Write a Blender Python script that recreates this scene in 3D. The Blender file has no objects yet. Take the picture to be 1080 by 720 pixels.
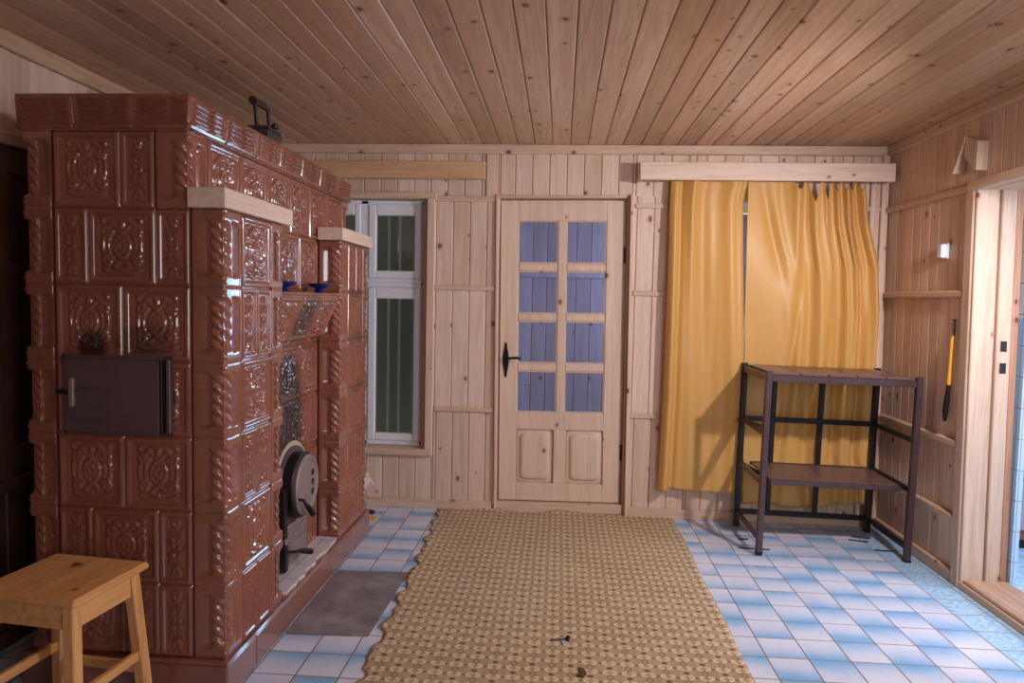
import bpy, math, random
import numpy as np
from mathutils import Vector, Matrix
rng = random.Random(7)
S = bpy.context.scene
COL = S.collection
XR, XL, H, YF = 1.968, -2.12, 2.342, -4.95      # right wall (top), left wall, ceiling, wall behind the camera
def xr(z): return 2.005 - .0158 * z              # the right wall leans a little

# ------------------------------------------------------------------ node helpers
class NT:
    def __init__(s, name):
        s.m = bpy.data.materials.new(name); s.m.use_nodes = True
        s.t = s.m.node_tree; s.t.nodes.clear()
        s.out = s.t.nodes.new('ShaderNodeOutputMaterial')
    def n(s, typ, **k):
        o = s.t.nodes.new(typ)
        for a, v in k.items(): setattr(o, a, v)
        return o
    def put(s, sock, v):
        if hasattr(v, 'is_output') or isinstance(v, bpy.types.NodeSocket): s.t.links.new(v, sock)
        elif v is not None:
            if sock.type == 'RGBA' and len(v) == 3: v = (*v, 1)
            sock.default_value = v
    def M(s, op, a, b=None, c=None, clamp=False):
        o = s.n('ShaderNodeMath', operation=op, use_clamp=clamp)
        for i, v in enumerate((a, b, c)):
            if v is not None: s.put(o.inputs[i], v)
        return o.outputs[0]
    def obj(s): return s.n('ShaderNodeTexCoord').outputs['Object']
    def sep(s, v):
        o = s.n('ShaderNodeSeparateXYZ'); s.put(o.inputs[0], v); return o.outputs
    def comb(s, x, y, z):
        o = s.n('ShaderNodeCombineXYZ')
        for i, v in enumerate((x, y, z)): s.put(o.inputs[i], v)
        return o.outputs[0]
    def vm(s, op, a, b):
        o = s.n('ShaderNodeVectorMath', operation=op); s.put(o.inputs[0], a); s.put(o.inputs[1], b); return o.outputs[0]
    def noise(s, v, scale, detail=3, rough=.55, dist=0):
        o = s.n('ShaderNodeTexNoise'); s.put(o.inputs['Vector'], v)
        o.inputs['Scale'].default_value = scale; o.inputs['Detail'].default_value = detail
        o.inputs['Roughness'].default_value = rough; o.inputs['Distortion'].default_value = dist
        return o.outputs['Fac']
    def vor(s, v, scale):
        o = s.n('ShaderNodeTexVoronoi'); s.put(o.inputs['Vector'], v); o.inputs['Scale'].default_value = scale
        return o.outputs['Distance'], o.outputs['Color']
    def ramp(s, f, stops, interp='LINEAR'):
        o = s.n('ShaderNodeValToRGB'); cr = o.color_ramp; cr.interpolation = interp
        while len(cr.elements) < len(stops): cr.elements.new(.5)
        for e, (p, c) in zip(cr.elements, stops):
            e.position = p; e.color = (*c, 1) if len(c) == 3 else c
        s.put(o.inputs[0], f); return o.outputs[0]
    def mix(s, f, a, b, mode='MIX'):
        o = s.n('ShaderNodeMix', data_type='RGBA', blend_type=mode)
        s.put(o.inputs[0], f); s.put(o.inputs[6], a); s.put(o.inputs[7], b); return o.outputs[2]
    def smooth(s, f, lo, hi):
        o = s.n('ShaderNodeMapRange', interpolation_type='SMOOTHSTEP'); s.put(o.inputs[0], f)
        o.inputs[1].default_value = lo; o.inputs[2].default_value = hi; return o.outputs[0]
    def bump(s, h, strength=.3, dist=.005):
        o = s.n('ShaderNodeBump'); s.put(o.inputs['Height'], h)
        o.inputs['Strength'].default_value = strength; o.inputs['Distance'].default_value = dist
        return o.outputs[0]
    def bsdf(s, color, rough=.5, normal=None, **k):
        o = s.n('ShaderNodeBsdfPrincipled'); s.put(o.inputs['Base Color'], color); s.put(o.inputs['Roughness'], rough)
        if normal is not None: s.put(o.inputs['Normal'], normal)
        for a, v in k.items(): s.put(o.inputs[a], v)
        s.t.links.new(o.outputs[0], s.out.inputs[0]); return o

def lin(r, g, b):
    f = lambda c: (c/255/12.92) if c/255 <= .04045 else ((c/255+.055)/1.055)**2.4
    return (f(r), f(g), f(b))

def wood(name, light, dark, axis='z', rough=.5, knots=.5, var=.22, kscale=1.0, grey=0.):
    t = NT(name)
    co = t.obj()
    geo = t.n('ShaderNodeNewGeometry').outputs['Random Per Island']
    x, y, z = t.sep(co)
    off = t.M('MULTIPLY', geo, 37.)
    st = {'x': (.05, 1, 1), 'y': (1, .05, 1), 'z': (1, 1, .05)}[axis]
    base = t.comb(t.M('ADD', x, off), t.M('ADD', y, off), t.M('ADD', z, off))
    g = t.vm('MULTIPLY', base, st)
    wob = t.noise(base, 2.2, 2)
    fine = t.noise(g, 150, 4, .65)
    broad = t.noise(g, 26, 3, .6, 1.2)
    gr = t.M('ADD', t.M('MULTIPLY', fine, .4), t.M('MULTIPLY', broad, .6))
    # cathedral rings
    la = {'x': (x, y, z), 'y': (y, x, z), 'z': (z, x, y)}[axis]
    c = t.ramp(gr, [(.3, dark), (.55, light), (.8, tuple(min(1, v*1.12) for v in light))])
    # per board tone
    tone = t.M('ADD', 1 - var/2, t.M('MULTIPLY', geo, var))
    c = t.mix(1., c, t.comb(tone, t.M('POWER', tone, 1.15), t.M('POWER', tone, 1.35)), 'MULTIPLY')
    r2 = t.M('FRACT', t.M('MULTIPLY', geo, 7.31))
    c = t.mix(t.M('MULTIPLY', t.smooth(r2, .7, 1.), .35), c, tuple(v*f for v, f in zip(dark, (1., .9, .8))))
    if knots > 0:
        bx_, by_, bz_ = t.sep(base)
        al, ac = {'x': (bx_, t.M('ADD', by_, bz_)), 'y': (by_, t.M('ADD', bx_, bz_)), 'z': (bz_, t.M('ADD', bx_, by_))}[axis]
        kv = t.comb(ac, t.M('MULTIPLY', al, .72), 0.)
        vo = t.n('ShaderNodeTexVoronoi', voronoi_dimensions='2D'); t.put(vo.inputs['Vector'], kv); vo.inputs['Scale'].default_value = 9*kscale
        d, kc = vo.outputs['Distance'], vo.outputs['Color']
        wd = t.M('ADD', d, t.M('MULTIPLY', t.M('SUBTRACT', t.noise(base, 40, 2), .5), .1))
        pick = t.M('LESS_THAN', t.sep(kc)[0], knots*.55)
        size = t.M('ADD', .05, t.M('MULTIPLY', t.sep(kc)[1], .075))
        rel = t.M('DIVIDE', wd, size)
        core = t.M('MULTIPLY', t.M('SUBTRACT', 1, t.smooth(rel, .7, 1.05)), pick)
        halo = t.M('MULTIPLY', t.M('SUBTRACT', 1, t.smooth(rel, .9, 2.6)), pick)
        c = t.mix(t.M('MULTIPLY', halo, .35), c, tuple(v*f for v, f in zip(dark, (.85, .62, .45))))
        c = t.mix(t.M('MULTIPLY', core, .88), c, tuple(v*f for v, f in zip(dark, (.28, .17, .12))))
    if grey > 0:
        c = t.mix(t.M('MULTIPLY', t.smooth(t.noise(base, 3, 3), .5, .75), grey), c, (.22, .2, .2))
    t.bsdf(c, rough, t.bump(gr, .12, .002), **{'Specular IOR Level': .35})
    return t.m

def plain(name, col, rough=.5, metal=0., nz=.12, scale=30, bumps=.1, **k):
    t = NT(name); co = t.obj()
    f = t.noise(co, scale, 4)
    c = t.mix(f, tuple(v*(1-nz) for v in col), tuple(min(1, v*(1+nz)) for v in col))
    t.bsdf(c, t.M('ADD', rough-.06, t.M('MULTIPLY', f, .12)), t.bump(f, bumps, .002), Metallic=metal, **k)
    return t.m

M = {}
M['wall'] = wood('pale_pine_vertical', lin(226,200,180), lin(202,168,146), 'z', knots=.36, var=.2)
M['wallr'] = wood('pine_vertical_aged', lin(222,190,168), lin(192,154,130), 'z', knots=.36, var=.24)
M['ceil'] = wood('ceiling_pine', lin(212,174,142), lin(182,136,104), 'y', rough=.4, knots=.42, var=.4)
M['bx'] = wood('pine_batten_crosswise', lin(222,192,168), lin(194,156,130), 'x', knots=.25)
M['by'] = wood('pine_batten_depthwise', lin(216,184,156), lin(186,148,120), 'y', knots=.25)
M['bz'] = wood('pine_batten_upright', lin(228,200,178), lin(202,166,142), 'z', knots=.3)
M['pelmet'] = wood('pelmet_pine', lin(220,180,140), lin(194,148,106), 'x', knots=.25)
M['pelmetp'] = wood('pelmet_pale_pine', lin(238,214,194), lin(216,180,154), 'x', knots=.45)
M['jamb'] = wood('jamb_pine', lin(204,176,154), lin(178,146,122), 'z', knots=.4, var=.12)
M['jambred'] = wood('jamb_worn_pine', lin(186,136,108), lin(150,102,78), 'z', knots=.3)
M['door'] = wood('door_pine', lin(228,200,178), lin(210,176,152), 'z', knots=.2, var=.08)
M['thresh'] = wood('worn_threshold', lin(190,154,130), lin(150,116,96), 'y', knots=.2)
M['dark'] = wood('dark_stained_panelling', lin(104,72,58), lin(70,46,38), 'z', knots=.1, rough=.35)
M['stool'] = wood('varnished_pine', lin(230,174,112), lin(198,132,76), 'y', rough=.3, knots=.35, var=.12, kscale=.8)
M['stoolz'] = wood('varnished_pine_upright', lin(230,176,116), lin(202,138,80), 'z', rough=.3, knots=.1, var=.12)
M['ledge'] = wood('raw_pine_ledge', lin(238,214,194), lin(216,182,156), 'y', knots=.1, var=.12)
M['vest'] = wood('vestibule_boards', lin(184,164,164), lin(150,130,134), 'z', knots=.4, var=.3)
M['cab'] = wood('brown_cabinet', lin(128,88,70), lin(96,62,48), 'z', knots=.1)
M['white'] = plain('white_paint', lin(236,236,244), .4, nz=.05)
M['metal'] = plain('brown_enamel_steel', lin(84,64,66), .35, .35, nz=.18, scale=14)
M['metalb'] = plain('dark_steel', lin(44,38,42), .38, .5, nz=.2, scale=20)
M['rackshelf'] = wood('rack_shelf_boards', lin(120,92,88), lin(86,64,62), 'y', rough=.32, knots=0, var=.3)
M['iron'] = plain('cast_iron', lin(84,80,84), .35, .6, nz=.25, scale=40)
M['grip'] = plain('dark_wood_grip', lin(52,30,24), .5)
M['black'] = plain('black_iron', lin(26,22,22), .4, .4)
M['ash'] = plain('ashy_iron', lin(150,132,128), .55, .4, nz=.28, scale=16, bumps=.3)
M['soot'] = plain('sooty_plate', lin(98,78,82), .45, .15, nz=.3, scale=12, bumps=.25)
M['blue'] = plain('cobalt_glaze', lin(18,34,110), .12, nz=.1)
M['plastic'] = plain('white_plastic', lin(226,230,240), .35, nz=.03)
M['yellow'] = plain('yellow_handle', lin(222,160,52), .35, nz=.1)
M['ywl'] = plain('yellow_card', lin(214,178,70), .5)
M['red'] = plain('dark_red', lin(120,30,20), .4)
M['pink'] = plain('pinkish_paper', lin(232,204,204), .7)
M['bone'] = plain('pale_scrap', lin(176,178,196), .5)
M['stick'] = plain('brown_stalk', lin(84,60,44), .6)
M['concrete'] = plain('grey_exterior', lin(122,124,116), .8)
M['mortar'] = plain('pale_mortar', lin(190,170,150), .8, nz=.2, scale=30)

def mat_stove(name, colour, rough=.14):
    t = NT(name); co = t.obj(); x, y, z = t.sep(co)
    n1 = t.noise(co, 5, 4); n2 = t.noise(co, 60, 3)
    c = t.ramp(t.M('ADD', t.M('MULTIPLY', n1, .6), t.M('MULTIPLY', n2, .4)),
               [(.3, tuple(v*.72 for v in colour)), (.55, colour), (.8, tuple(min(1, v*1.25) for v in colour))])
    def blob(cx, cy, cz, sx, sy, sz):
        cx += 1.46; cy += 1.35
        q = t.comb(t.M('MULTIPLY', t.M('SUBTRACT', x, cx), 1/sx), t.M('MULTIPLY', t.M('SUBTRACT', y, cy), 1/sy), t.M('MULTIPLY', t.M('SUBTRACT', z, cz), 1/sz))
        o = t.n('ShaderNodeVectorMath', operation='LENGTH'); t.put(o.inputs[0], q)
        d = t.M('ADD', o.outputs['Value'], t.M('MULTIPLY', t.M('SUBTRACT', t.noise(co, 14, 3), .5), .7))
        return t.M('SUBTRACT', 1, t.smooth(d, .6, 1.25))
    m = blob(-1.2, -1.36, .80, .3, .16, .36)                       # soot over the fire door
    m = t.M('MAXIMUM', m, t.M('MULTIPLY', blob(-1.13, -1.36, 1.26, .3, .11, .14), .75))
    m2 = t.M('MAXIMUM', t.M('MULTIPLY', blob(-1.565, -2.2, 1.185, .055, .1, .06), .85), t.M('MULTIPLY', blob(-1.38, -2.2, 1.20, .1, .1, .07), .5))
    c = t.mix(t.M('MULTIPLY', m, .9), c, lin(34, 34, 40))
    c = t.mix(m2, c, lin(30, 18, 16))
    t.bsdf(c, t.M('ADD', rough, t.M('MULTIPLY', n2, .1)), t.bump(t.noise(co, 28, 3), .12, .004), **{'Coat Weight': .8, 'Coat Roughness': .06, 'Specular IOR Level': .6})
    return t.m
M['stove'] = mat_stove('brown_glazed_tile', lin(148, 90, 70), .09)
M['plinth'] = mat_stove('worn_terracotta', lin(142, 88, 70), .35)

def mat_floor():
    t = NT('blue_white_floor_tiles'); co = t.obj(); x, y, z = t.sep(co)
    s = .16
    u = t.M('DIVIDE', t.M('SUBTRACT', x, .8351), s); v = t.M('DIVIDE', t.M('ADD', y, 1.8829), s)
    fu, fv = t.M('FRACT', u), t.M('FRACT', v)
    iu, iv = t.M('FLOOR', u), t.M('FLOOR', v)
    par = t.M('FLOORED_MODULO', t.M('ADD', iu, iv), 2.)
    wn = t.n('ShaderNodeTexWhiteNoise', noise_dimensions='2D'); t.put(wn.inputs[0], t.comb(iu, iv, 0.))
    rnd = wn.outputs['Value']
    flip = t.M('LESS_THAN', t.M('ABSOLUTE', t.M('SUBTRACT', par, t.M('LESS_THAN', rnd, .16))), .5)
    g = t.M('ABSOLUTE', t.M('SUBTRACT', flip, fv))
    g = t.M('ADD', t.M('MULTIPLY', g, 1.), t.M('MULTIPLY', t.M('SUBTRACT', t.noise(co, 9, 3), .5), .5))
    g = t.M('ADD', g, t.M('MULTIPLY', t.M('SUBTRACT', rnd, .5), .25))
    c = t.ramp(g, [(.12, lin(222, 226, 244)), (.5, lin(204, 216, 240)), (.98, lin(136, 186, 230))])
    sp = t.ramp(t.noise(co, 45, 5, .7), [(.36, lin(126, 184, 226)), (.5, lin(168, 206, 236)), (.64, lin(206, 222, 238))])
    right = t.M('GREATER_THAN', x, .8351 + 6*s)
    c = t.mix(right, c, sp)
    e = t.M('MINIMUM', t.M('MINIMUM', fu, t.M('SUBTRACT', 1, fu)), t.M('MINIMUM', fv, t.M('SUBTRACT', 1, fv)))
    gr = t.M('SUBTRACT', 1, t.smooth(e, .012, .024))
    c = t.mix(gr, c, lin(128, 116, 112))
    dirt = t.smooth(t.noise(co, 3.2, 6, .7), .54, .8)
    c = t.mix(t.M('MULTIPLY', dirt, .25), c, lin(150, 140, 135))
    t.bsdf(c, t.M('ADD', .2, t.M('MULTIPLY', gr, .5)), t.bump(t.M('MULTIPLY', gr, -1.), .35, .003), **{'Specular IOR Level': .5})
    return t.m
M['floor'] = mat_floor()

def mat_walltile(name, low, high, zsplit, s=.15):
    t = NT(name); x, y, z = t.sep(t.obj())
    def e(a):
        f = t.M('FRACT', t.M('DIVIDE', a, s)); return t.M('MINIMUM', f, t.M('SUBTRACT', 1, f))
    c = t.mix(t.M('GREATER_THAN', z, zsplit), low, high)
    m = t.M('SUBTRACT', 1, t.smooth(t.M('MINIMUM', t.M('MINIMUM', e(t.M('ADD', x, .03)), e(t.M('ADD', y, .033))), e(z)), .01, .022))
    c = t.mix(m, c, lin(150, 150, 156))
    t.bsdf(c, .25); return t.m
M['wtile'] = mat_walltile('blue_white_wall_tiles', lin(176, 206, 236), lin(226, 230, 240), 1.33)
M['hearth'] = mat_walltile('white_hearth_tiles', lin(222, 212, 216), lin(222, 212, 216), 9, .16)
M['grid'] = mat_walltile('grey_grid_panel', lin(156, 142, 146), lin(156, 142, 146), 9, .05)

def mat_rug():
    t = NT('patterned_rug'); co = t.obj(); x, y, z = t.sep(co)
    nz = t.noise(co, 170, 3, .7)
    wx = t.M('ADD', x, t.M('MULTIPLY', t.M('SUBTRACT', t.noise(co, 7, 2), .5), .016))
    wy = t.M('ADD', y, t.M('MULTIPLY', t.M('SUBTRACT', t.noise(co, 6, 2), .5), .016))
    def sg(v, per, o): return t.M('MULTIPLY', t.M('SUBTRACT', t.M('FRACT', t.M('ADD', t.M('DIVIDE', v, per), o+.5)), .5), per)
    def rad(ox, oy, px=.142, py=.130, sx=1., sy=1.):
        a, b = t.M('MULTIPLY', sg(wx, px, ox), sx), t.M('MULTIPLY', sg(wy, py, oy), sy)
        return t.M('SQRT', t.M('ADD', t.M('MULTIPLY', a, a), t.M('MULTIPLY', b, b)))
    jit = t.M('MULTIPLY', t.M('SUBTRACT', nz, .5), .008)
    red = t.M('ADD', t.M('MINIMUM', rad(0., 0., sx=.8), rad(.5, .5, sx=.8)), jit)
    ring = t.M('ADD', t.M('MINIMUM', rad(0., .5, sx=1.25, sy=.8), rad(.5, 0., sx=1.25, sy=.8)), jit)
    dx, dy = sg(wx, .071, .5), sg(wy, .065, .5)
    adx = t.M('ABSOLUTE', dx)
    leafd = t.M('ADD', t.M('ABSOLUTE', t.M('SUBTRACT', t.M('ABSOLUTE', t.M('SUBTRACT', dy, .002)), t.M('MULTIPLY', adx, .42))), t.M('MULTIPLY', jit, .6))
    leaf = t.M('MULTIPLY', t.M('MULTIPLY', t.M('SUBTRACT', 1, t.smooth(leafd, .002, .008)), t.smooth(adx, .006, .011)), t.M('SUBTRACT', 1, t.smooth(adx, .026, .034)))
    base = t.ramp(t.noise(co, 4, 4), [(.3, lin(178, 152, 120)), (.7, lin(196, 172, 138))])
    c = t.mix(t.M('MULTIPLY', nz, .35), base, lin(150, 124, 100))
    c = t.mix(t.M('MULTIPLY', leaf, .8), c, lin(236, 220, 190))
    dot = t.M('ADD', t.M('SQRT', t.M('ADD', t.M('MULTIPLY', t.M('MULTIPLY', dx, dx), .5), t.M('MULTIPLY', dy, dy))), jit)
    c = t.mix(t.M('MULTIPLY', t.M('SUBTRACT', 1, t.smooth(dot, .004, .0085)), .75), c, lin(112, 88, 68))
    rg = t.M('SUBTRACT', 1, t.smooth(t.M('ABSOLUTE', t.M('SUBTRACT', ring, .013)), .0015, .006))
    c = t.mix(t.M('MULTIPLY', rg, .6), c, lin(124, 96, 78))
    halo = t.M('MULTIPLY', t.smooth(red, .010, .013), t.M('SUBTRACT', 1, t.smooth(red, .018, .024)))
    c = t.mix(t.M('MULTIPLY', halo, .35), c, lin(206, 184, 150))
    c = t.mix(t.M('MULTIPLY', t.M('SUBTRACT', 1, t.smooth(red, .006, .0115)), .85), c, lin(116, 54, 46))
    weave = t.M('ADD', t.M('SINE', t.M('MULTIPLY', x, 1400.)), t.M('SINE', t.M('MULTIPLY', y, 1100.)))
    t.bsdf(c, .9, t.bump(t.M('ADD', nz, t.M('MULTIPLY', weave, .15)), .4, .003), **{'Specular IOR Level': .15})
    return t.m
M['rug'] = mat_rug()

def mat_sheet():
    t = NT('worn_metal_sheet'); co = t.obj()
    n = t.noise(co, 7, 6, .65); n2 = t.noise(co, 55, 4, .7)
    c = t.ramp(n, [(.3, lin(112, 104, 106)), (.5, lin(138, 130, 134)), (.7, lin(164, 160, 168))])
    c = t.mix(t.smooth(n2, .62, .72), c, lin(84, 66, 58))
    t.bsdf(c, .42, t.bump(n2, .2, .002), Metallic=.08); return t.m
M['sheet'] = mat_sheet()

def mat_curtain():
    t = NT('golden_satin'); co = t.obj()
    st = t.vm('MULTIPLY', co, (1, 1, .03))
    f = t.noise(st, 130, 3)
    c = t.mix(f, lin(226, 168, 84), lin(240, 192, 112))
    p = t.n('ShaderNodeBsdfPrincipled'); t.put(p.inputs['Base Color'], c); p.inputs['Roughness'].default_value = .42
    p.inputs['Sheen Weight'].default_value = .25
    t.put(p.inputs['Normal'], t.bump(t.noise(co, 16, 4, .6), .22, .01))
    tr = t.n('ShaderNodeBsdfTranslucent'); t.put(tr.inputs[0], c)
    mx = t.n('ShaderNodeMixShader'); mx.inputs[0].default_value = .2
    t.t.links.new(p.outputs[0], mx.inputs[1]); t.t.links.new(tr.outputs[0], mx.inputs[2]); t.t.links.new(mx.outputs[0], t.out.inputs[0])
    return t.m
M['curtain'] = mat_curtain()

def mat_glass(name, tint, gl=.12, rough=.03):
    t = NT(name); co = t.obj()
    nb = t.bump(t.noise(co, 18, 3), .15, .004)
    a = t.n('ShaderNodeBsdfTransparent'); t.put(a.inputs[0], tint)
    g = t.n('ShaderNodeBsdfGlossy'); g.inputs['Roughness'].default_value = rough; t.put(g.inputs['Normal'], nb)
    f = t.n('ShaderNodeFresnel'); f.inputs[0].default_value = 1.5
    fac = t.M('MAXIMUM', f.outputs[0], gl)
    mx = t.n('ShaderNodeMixShader'); t.put(mx.inputs[0], fac)
    t.t.links.new(a.outputs[0], mx.inputs[1]); t.t.links.new(g.outputs[0], mx.inputs[2]); t.t.links.new(mx.outputs[0], t.out.inputs[0])
    return t.m
M['glassd'] = mat_glass('door_glass', (.8, .86, .95), .08)
M['glassw'] = mat_glass('window_glass', (.85, .88, .86), .06)

# ------------------------------------------------------------------ mesh helpers
class MB:
    def __init__(s): s.v = []; s.f = []; s.n = 0
    def add(s, v, f):
        v = np.asarray(v, float).reshape(-1, 3); s.v.append(v); s.f += [tuple(i + s.n for i in q) for q in f]; s.n += len(v); return s
    def box(s, x0, x1, y0, y1, z0, z1, ch=0.003):
        ch = min(ch, .45*min(abs(x1-x0), abs(y1-y0), abs(z1-z0)))
        c = np.array([(x0+x1)/2, (y0+y1)/2, (z0+z1)/2]); h = np.array([abs(x1-x0), abs(y1-y0), abs(z1-z0)])/2
        return s.obox(c, np.eye(3), h, ch)
    def obox(s, c, ax, h, ch=.003):
        """oriented chamfered box: ax rows are the axes, h half sizes"""
        c = np.asarray(c, float); ax = np.asarray(ax, float); h = np.asarray(h, float)
        V = []; idx = {}
        for sx in (-1, 1):
            for sy in (-1, 1):
                for sz in (-1, 1):
                    for k in range(3):
                        p = np.array([sx, sy, sz])*h; q = p - np.array([sx, sy, sz])*ch; q[k] = p[k]
                        idx[(sx, sy, sz, k)] = len(V); V.append(c + q @ ax)
        F = []
        for k in range(3):
            a, b = [(1, 2), (2, 0), (0, 1)][k]
            for sg in (-1, 1):
                q = []
                for (u, w) in ((-1, -1), (1, -1), (1, 1), (-1, 1)):
                    t = [0, 0, 0]; t[k] = sg; t[a] = u; t[b] = w; q.append(idx[(*t, k)])
                F.append(q if sg > 0 else q[::-1])
        for k in range(3):                       # edge chamfers along axis k
            a, b = [(1, 2), (2, 0), (0, 1)][k]
            for u in (-1, 1):
                for w in (-1, 1):
                    t0 = [0, 0, 0]; t1 = [0, 0, 0]; t0[k] = -1; t1[k] = 1
                    for t in (t0, t1): t[a] = u; t[b] = w
                    q = [idx[(*t0, a)], idx[(*t1, a)], idx[(*t1, b)], idx[(*t0, b)]]
                    F.append(q if u*w < 0 else q[::-1])
        for sx in (-1, 1):
            for sy in (-1, 1):
                for sz in (-1, 1):
                    q = [idx[(sx, sy, sz, k)] for k in range(3)]
                    F.append(q if sx*sy*sz > 0 else q[::-1])
        return s.add(V, F)
    def bar(s, a, b, w, d, up=(0, 0, 1), ch=.002):
        a, b = np.asarray(a, float), np.asarray(b, float); L = np.linalg.norm(b-a); z = (b-a)/L
        up = np.asarray(up, float)
        if abs(z @ up) > .95: up = np.array([0, 1., 0])
        x = np.cross(up, z); x /= np.linalg.norm(x); y = np.cross(z, x)
        return s.obox((a+b)/2, [x, y, z], [w/2, d/2, L/2], ch)
    def tube(s, pts, r, n=10, cap=True):
        P = [np.asarray(p, float) for p in pts]; R = r if hasattr(r, '__len__') else [r]*len(P)
        V = []; prev = None
        for i, p in enumerate(P):
            t = P[min(i+1, len(P)-1)] - P[max(i-1, 0)]; t /= np.linalg.norm(t)
            if prev is None:
                u = np.cross(t, (0, 0, 1.)); u = np.cross(t, (1., 0, 0)) if np.linalg.norm(u) < .1 else u
            else: u = prev - t*(prev @ t)
            u /= np.linalg.norm(u); prev = u; w = np.cross(t, u)
            for k in range(n):
                a = 2*math.pi*k/n; V.append(p + R[i]*(math.cos(a)*u + math.sin(a)*w))
        F = []
        for i in range(len(P)-1):
            for k in range(n):
                k2 = (k+1) % n; F.append((i*n+k, i*n+k2, (i+1)*n+k2, (i+1)*n+k))
        if cap: F.append(tuple(range(n))[::-1]); F.append(tuple((len(P)-1)*n+k for k in range(n)))
        return s.add(V, F)
    def lathe(s, prof, o, axis=(0, 0, 1), n=28):
        o = np.asarray(o, float); z = np.asarray(axis, float); z /= np.linalg.norm(z)
        u = np.cross(z, (0, 1., 0)); u = np.cross(z, (1., 0, 0)) if np.linalg.norm(u) < .1 else u
        u /= np.linalg.norm(u); w = np.cross(z, u); V = []
        for r, h in prof:
            for k in range(n):
                a = 2*math.pi*k/n; V.append(o + z*h + r*(math.cos(a)*u + math.sin(a)*w))
        F = []
        for i in range(len(prof)-1):
            for k in range(n):
                k2 = (k+1) % n; F.append((i*n+k, i*n+k2, (i+1)*n+k2, (i+1)*n+k))
        F.append(tuple(range(n))[::-1]); F.append(tuple((len(prof)-1)*n+k for k in range(n)))
        return s.add(V, F)
    def prism(s, poly, N, th):
        """closed planar polygon extruded by th along N"""
        P = np.asarray(poly, float); N = np.asarray(N, float); k = len(P)
        nn = sum(np.cross(P[i]-P[0], P[(i+1) % k]-P[0]) for i in range(k))
        if nn @ N < 0: P = P[::-1]
        V = np.concatenate([P, P+N*th]); F = [tuple(range(k))[::-1], tuple(range(k, 2*k))]
        F += [(i, (i+1) % k, (i+1) % k+k, i+k) for i in range(k)]
        return s.add(V, F)
    def grid(s, G, flip=False):
        G = np.asarray(G, float); a, b = G.shape[:2]
        F = []
        for i in range(a-1):
            for j in range(b-1):
                q = (i*b+j, i*b+j+1, (i+1)*b+j+1, (i+1)*b+j); F.append(q[::-1] if flip else q)
        return s.add(G.reshape(-1, 3), F)
    def boards(s, O, U, V, N, u0, u1, v0, v1, pitch=.1, phase=0., th=.018, gap=.0022, ch=.005, slab=True):
        """tongue-and-groove boards filling a rectangle; V runs along the boards"""
        O, U, V, N = (np.asarray(q, float) for q in (O, U, V, N)); flip = np.cross(U, V) @ N < 0
        k = math.floor((u0-phase)/pitch)
        while phase + k*pitch < u1 - 1e-6:
            a = max(u0, phase+k*pitch) + gap/2; b = min(u1, phase+(k+1)*pitch) - gap/2; k += 1
            if b - a < .006: continue
            c = min(ch, (b-a)*.3)
            pr = [(a, -th), (b, -th), (b, -c), (b-c, 0), (a+c, 0), (a, -c)]
            P = [O + U*p + N*q + V*v0 for p, q in pr] + [O + U*p + N*q + V*v1 for p, q in pr]
            F = [(i, (i+1) % 6, (i+1) % 6+6, i+6) for i in range(6)] + [(5, 4, 3, 2, 1, 0), (6, 7, 8, 9, 10, 11)]
            s.add(P, [q[::-1] for q in F] if not flip else F)
        if slab:
            c = O + U*(u0+u1)/2 + V*(v0+v1)/2 - N*(th+.012)
            s.obox(c, [U, V, N], [(u1-u0)/2, (v1-v0)/2, .01], 0.0005)
        return s
    def build(s, name, mat, parent=None, smooth=None, world=True):
        v = np.concatenate(s.v)
        if parent is not None and world:
            o, cur = np.zeros(3), parent
            while cur is not None: o += np.array(cur.location); cur = cur.parent
            v = v - o
        me = bpy.data.meshes.new(name); me.from_pydata(v.tolist(), [], s.f); me.validate(); me.update()
        if mat is not None: me.materials.append(mat)
        ob = bpy.data.objects.new(name, me); COL.objects.link(ob)
        if parent is not None: ob.parent = parent
        if smooth is not None:
            for p in me.polygons: p.use_smooth = True
            if smooth < 180: me.set_sharp_from_angle(angle=math.radians(smooth))
        return ob
def thing(name, loc, label=None, cat=None, group=None, kind=None, rot=(0, 0, 0)):
    o = bpy.data.objects.new(name, None); COL.objects.link(o); o.location = loc; o.rotation_euler = rot
    o.empty_display_size = .05
    return tag(o, label, cat, group, kind)
def tag(o, label=None, cat=None, group=None, kind=None):
    for k, v in (('label', label), ('category', cat), ('group', group), ('kind', kind)):
        if v: o[k] = v
    return o
def struct(o): o['kind'] = 'structure'; return o
def fix_normals(o):
    import bmesh
    b = bmesh.new(); b.from_mesh(o.data); bmesh.ops.recalc_face_normals(b, faces=b.faces); b.to_mesh(o.data); b.free(); return o
X, Y, Z = (np.array(q, float) for q in ((1, 0, 0), (0, 1, 0), (0, 0, 1)))
def lean(mb):                                   # right-wall pieces are built at x = XR and follow the wall's lean
    for a in mb.v: a[:, 0] += xr(a[:, 2]) - XR
    return mb

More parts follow.
